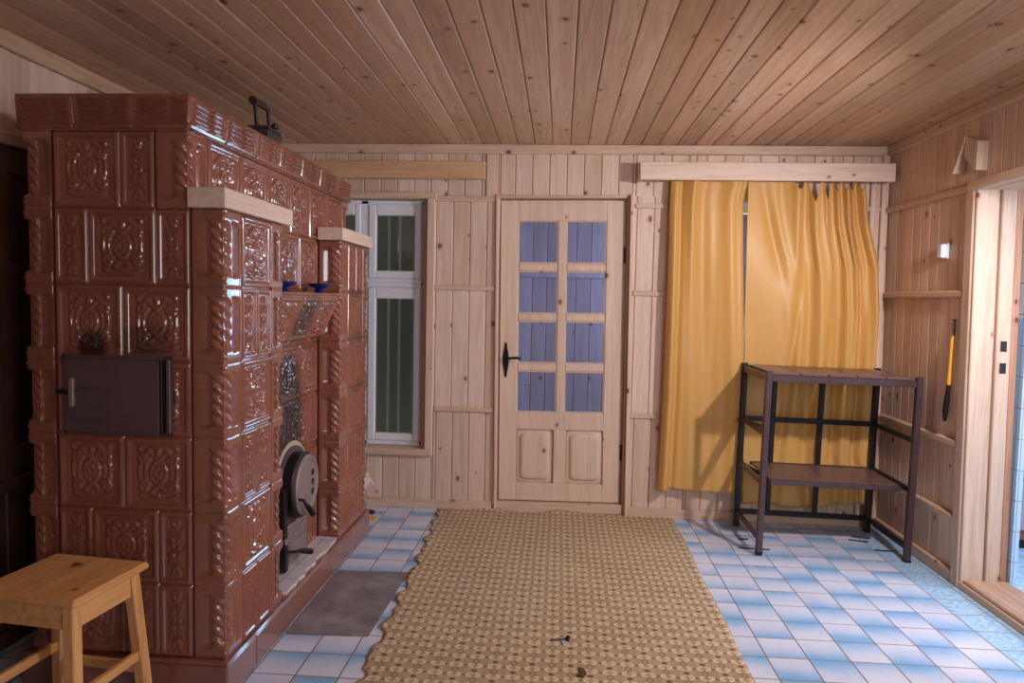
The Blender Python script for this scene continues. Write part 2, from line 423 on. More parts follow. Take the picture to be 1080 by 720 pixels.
# ------------------------------------------------------------------ camera
f, pitch, yaw, roll = 728.5729, .0605, -.0692, .0206
cy, sy, cp, sp = math.cos(yaw), math.sin(yaw), math.cos(pitch), math.sin(pitch)
Fw = Vector((sy*cp, cy*cp, -sp)); Rt = Vector((cy, -sy, 0)); Up = Rt.cross(Fw)
R2 = math.cos(roll)*Rt + math.sin(roll)*Up; U2 = -math.sin(roll)*Rt + math.cos(roll)*Up
cam = bpy.data.objects.new('camera', bpy.data.cameras.new('camera')); COL.objects.link(cam)
cam.matrix_world = Matrix(((R2.x, U2.x, -Fw.x, 0), (R2.y, U2.y, -Fw.y, -4.4035), (R2.z, U2.z, -Fw.z, 1.3704), (0, 0, 0, 1)))
cam.data.sensor_width = 36; cam.data.lens = f/1080*36; cam.data.clip_start = .02
S.camera = cam

# ------------------------------------------------------------------ room shell
b = MB(); b.box(XL-.1, 2.03, YF-.1, .02, -.08, 0, 0); struct(b.build('floor', M['floor']))
b = MB().boards((0, 0, H), X, Y, -Z, XL-.05, 2.02, YF, .02, pitch=.109, phase=.035); struct(b.build('ceiling', M['ceil']))
# back wall: boards in the spans between battens, window and door
W1 = (-1.76, -.845, .385, 2.0); W2 = (.82, 1.7, .95, 2.0)
b = MB(); bw = lambda x0, x1, z0, z1, ph=0.: b.boards((0, 0, 0), X, Z, -Y, x0, x1, z0, z1, pitch=.108, phase=ph)
bw(XL-.03, W1[0], 0, H, .02); bw(W1[0], W1[1], W1[3], H, .02); bw(W1[0], -.81, 0, W1[2], .045)
bw(W1[1], -.40, 2.0, H, .02)
for z0, z1, ph in ((0, .655, .072), (.655, 1.435, .06), (1.435, 2.0, .06)): bw(W1[1] if z0 > .3 else -.81, -.40, max(z0, 0), z1, ph)
bw(-.40, .43, 2.03, H, .018)
for z0, z1, ph in ((0, .655, .05), (.655, 1.43, .03), (1.43, 2.03, .03)): bw(.43, W2[0], z0, z1, ph)
bw(.43, W2[0], 2.03, H, .018)
bw(W2[0], W2[1], 0, W2[2], .05); bw(W2[0], W2[1], W2[3], H, .018); bw(W2[1], 2.03, 0, H, .03)
struct(b.build('wall_back', M['wall']))
# left wall
b = MB().boards((XL, 0, 0), Y, Z, X, YF, .02, 0, H, pitch=.118, phase=.02); struct(b.build('wall_left', M['wall']))
# right wall with the doorway to the tiled room
DY0, DY1, DZ = -.93, -1.80, 1.935
b = MB(); br = lambda y0, y1, z0, z1, ph=0.: b.boards((XR, 0, 0), Y, Z, -X, y0, y1, z0, z1, pitch=.092, phase=ph)
br(DY0, .02, 0, .30, .03); br(DY0, .02, .30, .70, .0); br(DY0, .02, .70, 1.445, .02); br(DY0, .02, 1.445, 1.955, .05)
br(YF, .02, 1.955, H, .01); br(YF, DY1, 0, 1.955, .0)
struct(lean(b).build('wall_right', M['wallr']))
# wall behind the camera, with an unseen opening added for the fill light
b = MB(); bf = lambda x0, x1, z0, z1: b.boards((0, YF, 0), X, Z, Y, x0, x1, z0, z1, pitch=.11)
bf(XL, .75, 0, H); bf(1.85, 2.02, 0, H); bf(.75, 1.85, 0, .85); bf(.75, 1.85, 2.05, H)
struct(b.build('wall_front', M['wall']))

# trims and battens
def trim(i, mb, m): return struct(mb.build('trim_%d' % i, M[m]))
n = 0
def T(m, *box, ch=.004, ln=False):
    global n
    n += 1; q = MB().box(*box, ch); return trim(n, lean(q) if ln else q, m)
T('bx', XL+.02, XR-.02, -.024, 0, 2.283, 2.341)                              # cornice mouldings
T('by', XR-.026, XR, -4.9, -.001, 2.28, 2.341, ln=True)
T('by', XL, XL+.026, -4.9, -.03, 2.272, 2.341)
T('bx', -.808, -.42, -.016, 0, 1.985, 2.02); T('bx', -.808, -.42, -.016, 0, 1.422, 1.452); T('bx', -.80, -.42, -.016, 0, .64, .672)
T('bx', .452, .81, -.016, 0, 1.955, 1.985); T('bx', .452, .81, -.016, 0, 1.41, 1.442); T('bx', .452, .81, -.016, 0, .635, .668)
T('bx', 1.72, 1.93, -.016, 0, 1.95, 1.98); T('bx', 1.72, 1.93, -.016, 0, 1.41, 1.44)
T('bz', -.488, -.412, -.012, 0, 2.0, 2.283)                                    # upright by the left pelmet
T('bz', 1.925, 1.965, -.03, 0, .07, 2.283); T('bz', 1.865, 1.895, -.02, 0, .07, 2.13)   # corner strips
q = MB().box(-1.545, -.42, -.02, 0, 0, .06); struct(q.build('baseboard_back', M['bx']))
q = MB().box(.455, 1.97, -.02, 0, 0, .062); struct(q.build('baseboard_back.001', M['bx']))
q = lean(MB().box(XR-.024, XR, DY0+.062, -.02, .004, .062)); struct(q.build('baseboard_right', M['by']))
for z, y1 in ((1.955, -.93), (1.443, -.868), (.70, -.868), (.325, -.868)):
    n += 1; q = MB().box(XR-.026, XR, y1, -.035, z-.018, z+.018, .007); trim(n, lean(q), 'by')
T('bx', XL, -1.55, -.02, 0, 0, .06)

# doorway to the tiled room: casing, jamb, lintel, threshold (door_2 has no leaf)
d2 = struct(thing('door_2', (2.0, DY0, 0)))
lean(MB().box(XR-.028, XR, DY0-.004, DY0+.058, 0, 1.945, .004)).build('casing', M['jamb'], d2)
lean(MB().box(XR-.02, XR+.082, DY0-.022, DY0-.002, .02, 1.94, .004)).build('jamb', M['jamb'], d2)
lean(MB().box(XR+.082, XR+.135, DY0+.006, DY0+.03, .02, 1.94, .003)).build('rebate', M['bz'], d2)
jb = lean(MB().box(XR+.098, XR+.165, DY0-.018, DY0+.006, .02, 1.94, .004)).build('jamb', M['jamb'], d2)
lean(MB().box(XR+.165, XR+.2, DY0-.014, DY0+.02, .02, 1.94, .004)).build('jamb', M['jambred'], d2)
for z in (1.17, 1.065):
    lean(MB().box(XR+.118, XR+.146, DY0-.0215, DY0-.0175, z, z+.05, .001)).build('strike_plate', M['metalb'], jb)
lean(MB().box(XR-.045, XR+.02, DY1-.1, DY0+.03, 1.935, 1.985, .008)).build('lintel', M['by'], d2)
lean(MB().box(XR+.02, XR+.2, DY1-.1, DY0+.03, 1.935, 1.975, .006)).build('lintel_board', M['by'], d2)
lean(MB().box(XR-.012, XR+.2, DY1, DY0-.022, 0, .05, .006)).build('threshold', M['thresh'], d2)
lean(MB().box(XR-.024, XR-.012, DY1, DY0+.0, 0, .036, .004)).build('threshold_strip', M['by'], d2)
lean(MB().box(XR-.028, XR, DY1-.06, DY1+.004, 0, 1.945, .004)).build('casing', M['jamb'], d2)
lean(MB().box(XR-.02, XR+.2, DY1-.02, DY1, .02, 1.94, .004)).build('jamb', M['jamb'], d2)
# tiled room beyond
b = MB(); b.box(2.21, 2.24, DY0-.03, .3, 0, 2.4, 0); b.box(2.24, 4.2, .12, .2, 0, 2.4, 0); b.box(4.2, 4.3, -3.2, .2, 0, 2.4, 0); b.box(2.1, 4.3, -3.3, -3.2, 0, 2.4, 0)
struct(b.build('wall_bathroom', M['wtile']))
b = MB(); b.box(2.031, 4.3, -3.3, .2, -.08, .0, 0); struct(b.build('floor_bathroom', M['floor']))
b = MB(); b.box(2.05, 4.3, -3.3, .2, 2.4, 2.45, 0); struct(b.build('ceiling_bathroom', M['white']))

# ------------------------------------------------------------------ dark panelling on the left wall behind the stove
b = MB()
b.boards((XL+.03, 0, 0), Y, Z, X, -3.4, -.05, .05, .60, pitch=.13, th=.016, slab=False)
b.box(XL, XL+.05, -3.4, -.05, .60, .65, .006); b.box(XL, XL+.04, -3.4, -.05, 0, .06, .004)
b.box(XL, XL+.012, -3.4, -.05, .65, 1.93, .001)
for y in (-2.9, -2.45, -1.96, -1.50, -1.05, -.6, -.15): b.box(XL, XL+.04, y-.045, y+.045, .65, 1.88, .005)
for z in (.72, 1.42, 1.86): b.box(XL, XL+.034, -3.4, -.05, z-.05, z+.05, .005)
struct(b.build('trim_%d' % (n+1), M['dark'])); n += 1
q = MB().box(XL, XL+.06, -3.4, -.05, 1.91, 1.955, .006); n += 1; trim(n, q, 'by')
T('bz', XL, XL+.02, -1.99, -1.87, 1.956, 2.27)

# ------------------------------------------------------------------ window_1, left of the door
w1 = struct(thing('window_1', (-1.3, .08, 0)))
mb = MB(); wx0, wx1, wz0, wz1 = -1.75, -.888, .392, 1.995
for x0, x1, z0, z1 in ((wx0, wx0+.05, wz0, wz1), (wx1-.03, wx1, wz0, wz1), (wx0, wx1, wz0, wz0+.03), (wx0, wx1, wz1-.025, wz1), (-1.315, -1.262, wz0, wz1), (wx0, wx1, 1.43, 1.492)):
    mb.box(x0, x1, .07, .13, z0, z1, .005)
for z in (1.445, 1.475): mb.box(wx0, wx1, .058, .075, z-.008, z+.008, .004)
mb.build('window_frame', M['white'], w1)
for x0, x1 in ((-1.70, -1.315), (-1.262, -.918)):
    for z0, z1, g in ((1.492, 1.97, 'u'), (.422, 1.43, 'l')):
        s = MB(); e = .05
        s.box(x0, x0+e, .06, .11, z0, z1, .006); s.box(x1-e+.01, x1, .06, .11, z0, z1, .006)
        s.box(x0+e, x1-e+.01, .06, .11, z0, z0+e, .006); s.box(x0+e, x1-e+.01, .06, .11, z1-e-.02, z1, .006)
        so = s.build('sash', M['white'], w1)
        MB().box(x0+e-.005, x1-e+.015, .084, .088, z0+e-.005, z1-e-.015, .0005).build('pane', M['glassw'], so)
        for k in (.24, .54):
            xx = x0+e+(x1-x0-2*e)*k; MB().box(xx-.008, xx+.008, .17, .185, z0+.02, z1-.03, .003).build('glazing_bar', M['white'], so)
MB().box(-1.30, -1.285, .03, .06, .98, 1.07, .004).build('window_handle', M['metalb'], w1)
for x0, x1, y0, y1, z0, z1, m in ((-.888, -.845, .0, .09, .39, 2.0, 'jambred'), (-.862, -.81, -.022, 0, .36, 2.02, 'bz'), (W1[0]-.02, -.80, -.026, 0, 1.998, 2.04, 'bx'), (W1[0], -.812, -.034, .07, .345, .39, 'bx'), (W1[0], -.845, .09, .13, 1.993, 2.0, 'bx')):
    MB().box(x0, x1, y0, y1, z0, z1, .005).build('casing', M[m], w1)
# window_2, behind the yellow curtains
w2 = struct(thing('window_2', (1.26, .08, .95)))
mb = MB()
for x0, x1, z0, z1 in ((.82, .88, .95, 2.), (1.64, 1.7, .95, 2.), (.88, 1.64, .95, 1.01), (.88, 1.64, 1.94, 2.), (1.235, 1.285, 1.01, 1.94)): mb.box(x0, x1, .06, .11, z0, z1, .004)
mb.build('window_frame', M['white'], w2)
for x0, x1 in ((.88, 1.235), (1.285, 1.64)): MB().box(x0, x1, .084, .088, 1.01, 1.94, .0005).build('pane', M['glassw'], w2)

# ------------------------------------------------------------------ door_1
d1 = struct(thing('door_1', (.005, .03, 1.0), rot=(0, -.010, 0)))
mb = MB(); dx0, dx1, dz0, dz1, fy, by = -.385, .398, .068, 2.004, .03, .07
cols = ((-.273, -.018), (.034, .287)); rows = ((1.607, 1.877), (1.287, 1.557), (.967, 1.237), (.648, .915))
mb.box(dx0, cols[0][0], fy, by, dz0, dz1, .004); mb.box(cols[1][1], dx1, fy, by, dz0, dz1, .004)
mb.box(cols[0][0], cols[1][1], fy, by, rows[0][1], dz1, .004)
mb.box(cols[0][1], cols[1][0], fy, by, rows[3][0], rows[0][1], .004)
for i in range(3):
    for c in cols: mb.box(c[0], c[1], fy+.002, by, rows[i+1][1], rows[i][0], .008)
for z0, z1 in ((.535, rows[3][0]), (dz0, .185)): mb.box(cols[0][0], cols[1][1], fy, by, z0, z1, .004)
mb.box(-.032, .05, fy, by, .185, .535, .004); mb.box(-.285, .295, by-.010, by+.004, .175, .545, .002)
leaf = mb.build('leaf', M['door'], d1)
def rrect(x0, x1, z0, z1, r, k=5):
    P = []
    for cx, cz, a0 in ((x1-r, z1-r, 0), (x0+r, z1-r, 90), (x0+r, z0+r, 180), (x1-r, z0+r, 270)):
        for i in range(k+1):
            a = math.radians(a0+90*i/k); P.append((cx+r*math.cos(a), cz+r*math.sin(a)))
    return P
for x0, x1 in ((-.268, -.036), (.054, .288)):
    rings = [(0.0, by-.004), (0.0, fy+.02), (.016, fy+.016), (.028, fy+.002), (.04, fy-.002)]
    V = []; F = []
    for ins, yy in rings:
        P = rrect(x0+ins, x1-ins, .187+ins, .533-ins, .035); V += [(p, yy, q) for p, q in P]
    k = len(P)
    for i in range(len(rings)-1): F += [(i*k+j, (i+1)*k+j, (i+1)*k+(j+1) % k, i*k+(j+1) % k) for j in range(k)]
    F.append(tuple((len(rings)-1)*k+j for j in range(k))); F.append(tuple(range(k))[::-1])
    fix_normals(MB().add(V, F).build('raised_panel', M['door'], d1))
for c in cols:
    for r in rows:
        p = MB().box(c[0]-.004, c[1]+.004, .048, .052, r[0]-.004, r[1]+.004, .0005).build('pane', M['glassd'], d1)
        bd = MB()
        for x0, x1, z0, z1 in ((c[0], c[0]+.007, r[0], r[1]), (c[1]-.007, c[1], r[0], r[1]), (c[0]+.007, c[1]-.007, r[0], r[0]+.007), (c[0]+.007, c[1]-.007, r[1]-.007, r[1])):
            bd.box(x0, x1, fy+.006, .049, z0, z1, .002)
        bd.build('glazing_bead', M['door'], p)
hp = []
for i in range(25):
    a = 2*math.pi*i/24; z = .985+.115*math.cos(a); w = .012+.008*abs(math.cos(2.2*(z-.985)/.115))
    hp.append((-.345+w*math.sin(a), fy, z))
hp = hp[:-1]
ho = MB().prism(hp, -Y, .006).build('handle', M['black'], d1)
MB().tube([(-.345, fy-.004, 1.0), (-.345, fy-.05, 1.0), (-.33, fy-.056, 1.0), (-.27, fy-.056, 1.003), (-.245, fy-.054, .998)], [.009, .008, .008, .009, .006]).build('lever', M['black'], ho, smooth=40)
for z in (1.66, .40): MB().lathe([(.008, -.05), (.009, -.045), (.009, .045), (.008, .05)], (.404, fy-.002, z), Z, 10).build('hinge', M['black'], d1)
for x0, x1, y0, y1, z0, z1, m in ((-.412, -.394, -.028, .06, 0, 2.035, 'bz'), (-.394, .405, -.018, .06, 2.012, 2.03, 'bx'), (.41, .428, .0, .06, 0, 2.03, 'jambred'), (.428, .447, -.03, .06, 0, 2.035, 'bz'), (-.394, .41, -.0, .075, .0, .062, 'bx'), (-.412, -.375, .074, .11, 0, 2.04, 'bz'), (.388, .447, .074, .11, 0, 2.04, 'bz'), (-.375, .388, .074, .11, 1.985, 2.04, 'bx'), (-.375, .388, .074, .11, 0, .09, 'bx'), (-.415, .45, .058, .076, 2.012, 2.05, 'bx')):
    MB().box(x0, x1, y0, y1, z0, z1, .003).build('casing', M[m], d1)
# vestibule seen through the door panes
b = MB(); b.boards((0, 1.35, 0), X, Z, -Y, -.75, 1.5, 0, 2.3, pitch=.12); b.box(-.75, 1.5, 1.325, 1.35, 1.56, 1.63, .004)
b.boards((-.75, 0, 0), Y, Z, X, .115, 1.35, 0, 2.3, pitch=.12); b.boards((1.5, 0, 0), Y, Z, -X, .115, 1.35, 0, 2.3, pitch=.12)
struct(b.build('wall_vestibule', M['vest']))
b = MB(); b.box(-.78, 1.5, .03, 1.4, -.06, 0, 0); struct(b.build('floor_vestibule', M['concrete']))
b = MB(); b.box(-.78, 1.5, .11, 1.4, 2.3, 2.34, 0); struct(b.build('ceiling_vestibule', M['vest']))
b = MB(); b.box(-3.2, -.80, .9, .95, 0, 2.6, 0); struct(b.build('wall_outside', M['concrete']))

# ------------------------------------------------------------------ pelmets and curtains
p = thing('curtain_pelmet', (1.22, -.08, 2.13), 'long pale wooden pelmet box along the wall above the yellow curtains', 'pelmet')
MB().box(.456, 1.945, -.15, -.128, 2.108, 2.216, .005).build('front_board', M['pelmetp'], p)
MB().box(.456, 1.945, -.128, -.026, 2.196, 2.216, .003).build('top_board', M['pelmetp'], p)
for x0 in (.456, 1.923): MB().box(x0, x0+.022, -.128, -.026, 2.11, 2.196, .003).build('end_board', M['pelmetp'], p)
MB().tube([(.48, -.085, 2.145), (1.921, -.085, 2.145)], .006).build('curtain_rail', M['white'], p)
p = thing('curtain_pelmet', (-1.1, -.04, 2.12), 'honey coloured wooden pelmet board on the wall above the white window behind the stove', 'pelmet')
MB().box(-1.72, -.49, -.06, -.038, 2.118, 2.228, .005).build('front_board', M['pelmet'], p)
MB().box(-1.72, -.49, -.038, 0, 2.21, 2.228, .002).build('top_board', M['pelmet'], p)

def curtain(x0, x1, name, label, top, left, right, bottom, yfun, nx=150, nz=120):
    G = np.zeros((nz, nx, 3))
    for j in range(nx):
        u = j/(nx-1)
        zt, zb = top(u), bottom(u)
        for i in range(nz):
            v = i/(nz-1); z = zb + (zt-zb)*v
            G[i, j] = (left(v)*(1-u) + right(v)*u, yfun(u, v, z), z)
    o = MB().grid(G).build(name, M['curtain'], None, smooth=180)
    m = o.modifiers.new('thickness', 'SOLIDIFY'); m.thickness = .0015
    return tag(o, label, 'curtain')
def gs(x, c, w): return math.exp(-((x-c)/w)**2)
def lerp(v, pts):
    return float(np.interp(v, [p[0] for p in pts], [p[1] for p in pts]))
def y1(u, v, z):
    y = -.078
    y += .015*math.sin(2*math.pi*(u*1.7+.10*math.sin(2.4*v)+.25))*(.5+.5*v)
    y += .006*math.sin(2*math.pi*(u*3.9+.35*v+.2))
    y -= .055*gs(u, 0.06, .07)*(1-v)**.5 - .03*gs(u, .15, .04)*(1-.4*v)
    y -= .016*gs(u, .30, .05)*gs(v, .95, .25) - .012*gs(u, .62, .06)*(1-.6*v)
    y -= .012*gs(u, .96, .03)
    y += .005*math.sin(9*u+7*v)
    return min(y, -.032)
curtain(0, 0, 'curtain', 'flatter golden satin curtain nearer the door, left of the dark gap',
        lambda u: 2.155 - .03*gs(u, 0, .05), lambda v: lerp(v, [(0, .635), (.3, .648), (.8, .653), (.9, .652), (1, .655)]), lambda v: lerp(v, [(0, 1.155), (.5, 1.128), (.8, 1.10), (.92, 1.09), (1, 1.125)]),
        lambda u: .198 + .006*math.sin(7*u), y1)
ATT = [0., .36, .52, .63, .73, .80, .86, .92, 1.]
def sag(u):
    for a, c in zip(ATT, ATT[1:]):
        if a <= u <= c: k = (u-a)/(c-a); return k, c-a, a
    return 0, .1, 0
def y2(u, v, z):
    y = -.072; t = v**3
    k, w, a = sag(u)
    y += -.035*t*math.sin(math.pi*k)**2*(1 if a > .3 else .3)
    amp = lerp(u, [(0, .3), (.35, .6), (.5, 1.), (1, 1.1)])
    y += amp*.022*math.sin(2*math.pi*(u*u*3.0 + u*.9 + .12*math.sin(2.3*v+1)))*(1-.35*t)
    y += amp*.007*math.sin(2*math.pi*(u*u*7.5 + .35*v + .3))
    y += .014*math.sin(2*math.pi*(u*1.5 - 1.3*(1-v)))*gs(v, .8, .25)*(1-u)
    y += -.020*gs(u, .22+.3*(1-v), .05)*gs(v, .75, .22)+.018*gs(u, .12+.6*(1-v), .045)*gs(v, .78, .2)
    y += .030*gs(u, .50-.25*(1-v), .035)*(.4+.6*gs(v, .45, .4)) + .022*gs(u, .70-.1*(1-v), .03)*gs(v, .55, .4)
    return min(y, -.030)
def top2(u):
    k, w, a = sag(u)
    d = .0
    if .5 < a < .9: d = .12*math.sin(math.pi*k)**1.2*(w/.11)
    elif a >= .3: d = .06*math.sin(math.pi*k)**1.5
    return 2.138 - min(d*1.15, .15)
curtain(0, 0, 'curtain', 'gathered golden satin curtain with loose drooping top hanging behind the metal rack',
        top2, lambda v: lerp(v, [(0, 1.165), (.4, 1.142), (.8, 1.118), (1, 1.116)]), lambda v: lerp(v, [(0, 1.945), (.05, 1.948), (.15, 1.90), (.3, 1.915), (.6, 1.925), (.75, 1.90), (.88, 1.83), (1, 1.80)]),
        lambda u: .125 + .05*max(0, u-.55)*2 + .008*math.sin(11*u), y2, nx=200)

# ------------------------------------------------------------------ tiled stove
SX0, SX1, SXU = -1.80, -1.10, -1.22          # left face, pier face, recess / upper face
SY0, SY1 = -2.20, -.50
PZ, RH = .13, .2525                          # plinth top, row height
rowz = lambda r: PZ + RH*(7-r)               # bottom of row r (1 = top)
stove = thing('tiled_stove', (-1.46, -1.35, 0), 'massive brown glazed tile stove with relief tiles, twisted corner columns and iron doors', 'stove')

def spiral(cx, cy, r0, r1, a0, turns, m=60):
    t = np.linspace(0, 1, m); r = r0+(r1-r0)*t; a = a0+2*math.pi*turns*t
    return np.stack([cx+r*np.cos(a), cy+r*np.sin(a)], -1)
def seg(*pts, m=24):
    pts = np.array(pts, float); out = []
    if len(pts) == 3:
        t = np.linspace(0, 1, m)[:, None]; return (1-t)**2*pts[0]+2*t*(1-t)*pts[1]+t*t*pts[2]
    t = np.linspace(0, 1, m)[:, None]; return pts[0]*(1-t)+pts[1]*t
def ell(cx, cy, rx, ry, m=80):
    a = np.linspace(0, 2*math.pi, m); return np.stack([cx+rx*np.cos(a), cy+ry*np.sin(a)], -1)
def strokes(kind):
    L = []
    if kind == 'wide':
        L += [(ell(0, .02, .27, .36), .045), (ell(0, .02, .10, .14), .07)]
        for k in range(8):
            a = k*math.pi/4+.39; L.append((np.array([[.18*math.cos(a), .02+.24*math.sin(a)]]), .055))
        L += [(spiral(.52, .50, .20, .04, math.pi, 1.3), .05), (spiral(.50, -.48, .20, .04, 2.6, -1.3), .05)]
        L += [(seg((.0, .82), (.30, .92), (.42, .68)), .055), (seg((.62, .32), (.74, .0), (.60, -.30)), .055), (seg((.44, .25), (.52, .02), (.44, -.2)), .04)]
        L += [(seg((0, .45), (.2, .55), (.3, .72)), .045), (seg((0, .62), (.0, .9), (0, .88)), .07)]
        for k in range(7):
            a = math.radians(-90+k*17); L.append((np.array([[.56*math.sin(a+math.pi/2), -.30-.42*math.cos(a+math.pi/2)]]), .045))
        L += [(seg((0, -.42), (.18, -.5), (.24, -.62)), .045), (seg((0, -.80), (.4, -.92), (.66, -.72)), .04), (seg((.66, .78), (.72, .9), (.5, .92)), .05)]
    else:
        for cy_ in (-.5, .0, .5): L += [(ell(0, cy_, .30, .15, 50), .06), (np.array([[0, cy_]]), .10)]
        for cy_ in (-.25, .25): L += [(seg((0, cy_-.1), (.45, cy_), (.1, cy_+.1)), .07), (spiral(.45, cy_, .20, .06, math.pi, 1.1, 40), .06)]
        L += [(seg((0, .66), (.4, .78), (.3, .92)), .07), (seg((0, -.66), (.4, -.78), (.3, -.92)), .07), (np.array([[0, .88]]), .09), (np.array([[0, -.88]]), .09)]
        L += [(seg((.55, -.6), (.62, -.5), (.5, -.38)), .06), (seg((.55, .6), (.62, .5), (.5, .38)), .06)]
    return L
def heights(kind, w, h, nu, nv):
    u = np.linspace(0, w, nu); v = np.linspace(0, h, nv); UU, VV = np.meshgrid(u, v)
    e = np.minimum(np.minimum(UU, w-UU), np.minimum(VV, h-VV))
    sm = lambda a, lo, hi: (lambda t: t*t*(3-2*t))(np.clip((a-lo)/(hi-lo), 0, 1))
    H_ = -.006*(1-sm(e, 0, .006))                                    # rounded joint
    fr = .020 if kind == 'wide' else .017
    H_ += .0035*np.exp(-((e-fr*.62)/.0045)**2)                         # bead
    H_ -= .007*sm(e, fr, fr+.007)                                    # sunk field
    H_ += .003*np.exp(-((e-fr-.012)/.003)**2)
    if kind in ('wide', 'narrow'):
        iw, ih = (w/2-fr-.010)*1.12, (h/2-fr-.010)*1.06
        PU, PV = np.abs((UU-w/2)/iw), (VV-h/2)/ih
        asp = iw/ih; best = np.zeros_like(PU)
        for P, wd in strokes(kind):
            dx = PU[..., None]-P[:, 0]; dy = (PV[..., None]-P[:, 1])/ (asp if kind == 'wide' else asp*1.0)
            if kind == 'narrow': dx = dx*.9; dy = dy*.75
            d = np.sqrt((dx*dx+dy*dy).min(-1)); best = np.maximum(best, np.sqrt(np.clip(1-(d/(wd*1.35))**2, 0, 1)))
        H_ += .0085*best*sm(e, fr+.008, fr+.016)
    return H_
HC = {}
def tile(mb, O, U, V, N, w, h, kind, step=.0042):
    nu, nv = max(12, int(w/step)), max(12, int(h/step)); key = (kind, round(w, 3), round(h, 3), nu)
    if key not in HC: HC[key] = heights(kind, w, h, nu, nv)
    Hh = HC[key]; u = np.linspace(0, w, nu); v = np.linspace(0, h, nv)
    G = O + u[None, :, None]*U + v[:, None, None]*V + Hh[..., None]*N
    return mb.grid(G, flip=(np.cross(U, V) @ N < 0))
def row(mb, O, U, N, length, pattern, z, step=.0042, h=RH):
    tot = sum(2 if c == 'W' else 1 for c in pattern); p = 0.
    for c in pattern:
        w = length*(2 if c == 'W' else 1)/tot
        tile(mb, O+U*p+Z*z, U, Z, N, w, h, 'wide' if c == 'W' else 'narrow', step); p += w
def corner(mb, P, A, B, z0, w=.12, h=RH, e=.045, na=72, nz=56):
    """corner tile with a sunk twisted column; A and B point away from the corner along the two faces"""
    P = np.array([P[0], P[1], 0.]); sm = lambda a, lo, hi: (lambda t: t*t*(3-2*t))(min(1, max(0, (a-lo)/(hi-lo))))
    pm = math.radians(45)+math.atan((w-e)/e); d2r = math.radians; G = np.zeros((nz, na, 3))
    for i in range(nz):
        z = h*i/(nz-1); dz = min(z, h-z)
        nn = sm(dz, .030, .052); joint = .004*(1-sm(dz, 0, .006))
        capr = .003*math.cos(2*math.pi*dz/.018)*(1-nn)
        for j in range(na):
            # denser near the corner
            ph = pm*(2*j/(na-1)-1); ap = abs(ph)-math.radians(45)
            rf = e/math.cos(ap); a = e+e*math.tan(ap)
            ed = w-a
            rr = min(rf, .0585+capr) if a < .06 else rf
            pa = abs(ph)
            rb = .020 + (rf-.020)*min(1, max(0, (a-.068)/.034))**.8 if pa > d2r(56) else 0
            k = 1 if np.cross(A, B)[2] > 0 else -1
            rc = .039+.0085*(abs(math.cos(.5*(5*ph*k - z*2*math.pi/.038)))**.7-.6)+.002*(1-sm(dz, .05, .075)); rc *= 1-.5*sm(pa, d2r(54), d2r(68))
            r = (1-nn)*rr + nn*max(rb, rc)
            off = -joint - .006*(1-sm(ed, 0, .006)) + .003*math.exp(-((ed-.012)/.0045)**2)*(1)
            r += off
            d = -(A+B)/math.sqrt(2); c, s_ = math.cos(ph), math.sin(ph)
            t = (B-A)/math.sqrt(2)
            G[i, j] = P+(A+B)*e + r*(c*d+s_*t) + Z*(z0+z)
    return mb.grid(G, flip=k < 0)
mb = MB()
mb.box(SX0+.014, SXU-.014, SY0+.014, SY1-.014, PZ-.01, 1.90, 0); mb.box(SXU-.02, SX1-.014, SY0+.014, -1.734, PZ-.01, PZ+RH*6-.002, 0); mb.box(SXU-.02, SX1-.014, -.986, SY1-.014, PZ-.01, PZ+RH*6-.002, 0)
mb.box(SX0+.014, SX0+.05, SY0+.014, SY1, 1.9, 2.0, 0)
mb.build('core', M['stove'], stove)
FR = {1: 'WN', 2: 'NWN', 3: 'WW', 4: 'WW', 5: 'WW', 6: 'NWN', 7: 'WNN'}
mb = MB()
for r in range(1, 8):
    x0, x1 = SX0+.11, (SXU-.12 if r == 1 else SX1-.12)
    row(mb, np.array([x0, SY0, 0]), X, -Y, x1-x0, FR[r], rowz(r))
mb.build('front_tiles', M['stove'], stove, smooth=180)
mb = MB()
for r in range(2, 8): row(mb, np.array([SX1, SY0+.12, 0]), Y, X, .24, 'W' if r % 2 == 0 else 'NN', rowz(r))
mb.build('side_tiles', M['stove'], stove, smooth=180)
mb = MB(); row(mb, np.array([SXU, SY0+.12, 0]), Y, X, SY1-SY0-.24, 'WWWWWW', rowz(1))
mb.build('side_tiles', M['stove'], stove, smooth=180)
mb = MB()
for r in range(2, 8): row(mb, np.array([SXU, -1.72, 0]), Y, X, .72, 'WWW' if r % 2 == 0 else 'NWWN', rowz(r), .005)
mb.build('recess_tiles', M['stove'], stove, smooth=180)
mb = MB()
for r in range(2, 8): row(mb, np.array([SX1, -.88, 0]), Y, X, .26, 'W' if r % 2 else 'NN', rowz(r), .005)
mb.build('side_tiles', M['stove'], stove, smooth=180)
mb = MB()
for r in range(1, 8): row(mb, np.array([SX0, SY0+.11, 0]), Y, -X, SY1-SY0-.11, 'WWWWWWW' if r % 2 else 'NWWWWWWN', rowz(r), .012)
mb.build('side_tiles', M['stove'], stove, smooth=180)
def column(P, A, B, rows, w=.12):
    mb = MB()
    for r in rows: corner(mb, P, A, B, rowz(r), w)
    mb.build('corner_column', M['stove'], stove, smooth=70)
column((SX0, SY0), X, Y, range(1, 8), .11)
column((SXU, SY0), -X, Y, [1]); column((SXU, SY1), -X, -Y, [1])
column((SX1, SY0), -X, Y, range(2, 8)); column((SX1, -1.72), -X, -Y, range(2, 8))
column((SX1, -1.0), -X, Y, range(2, 8)); column((SX1, SY1), -X, -Y, range(2, 8))
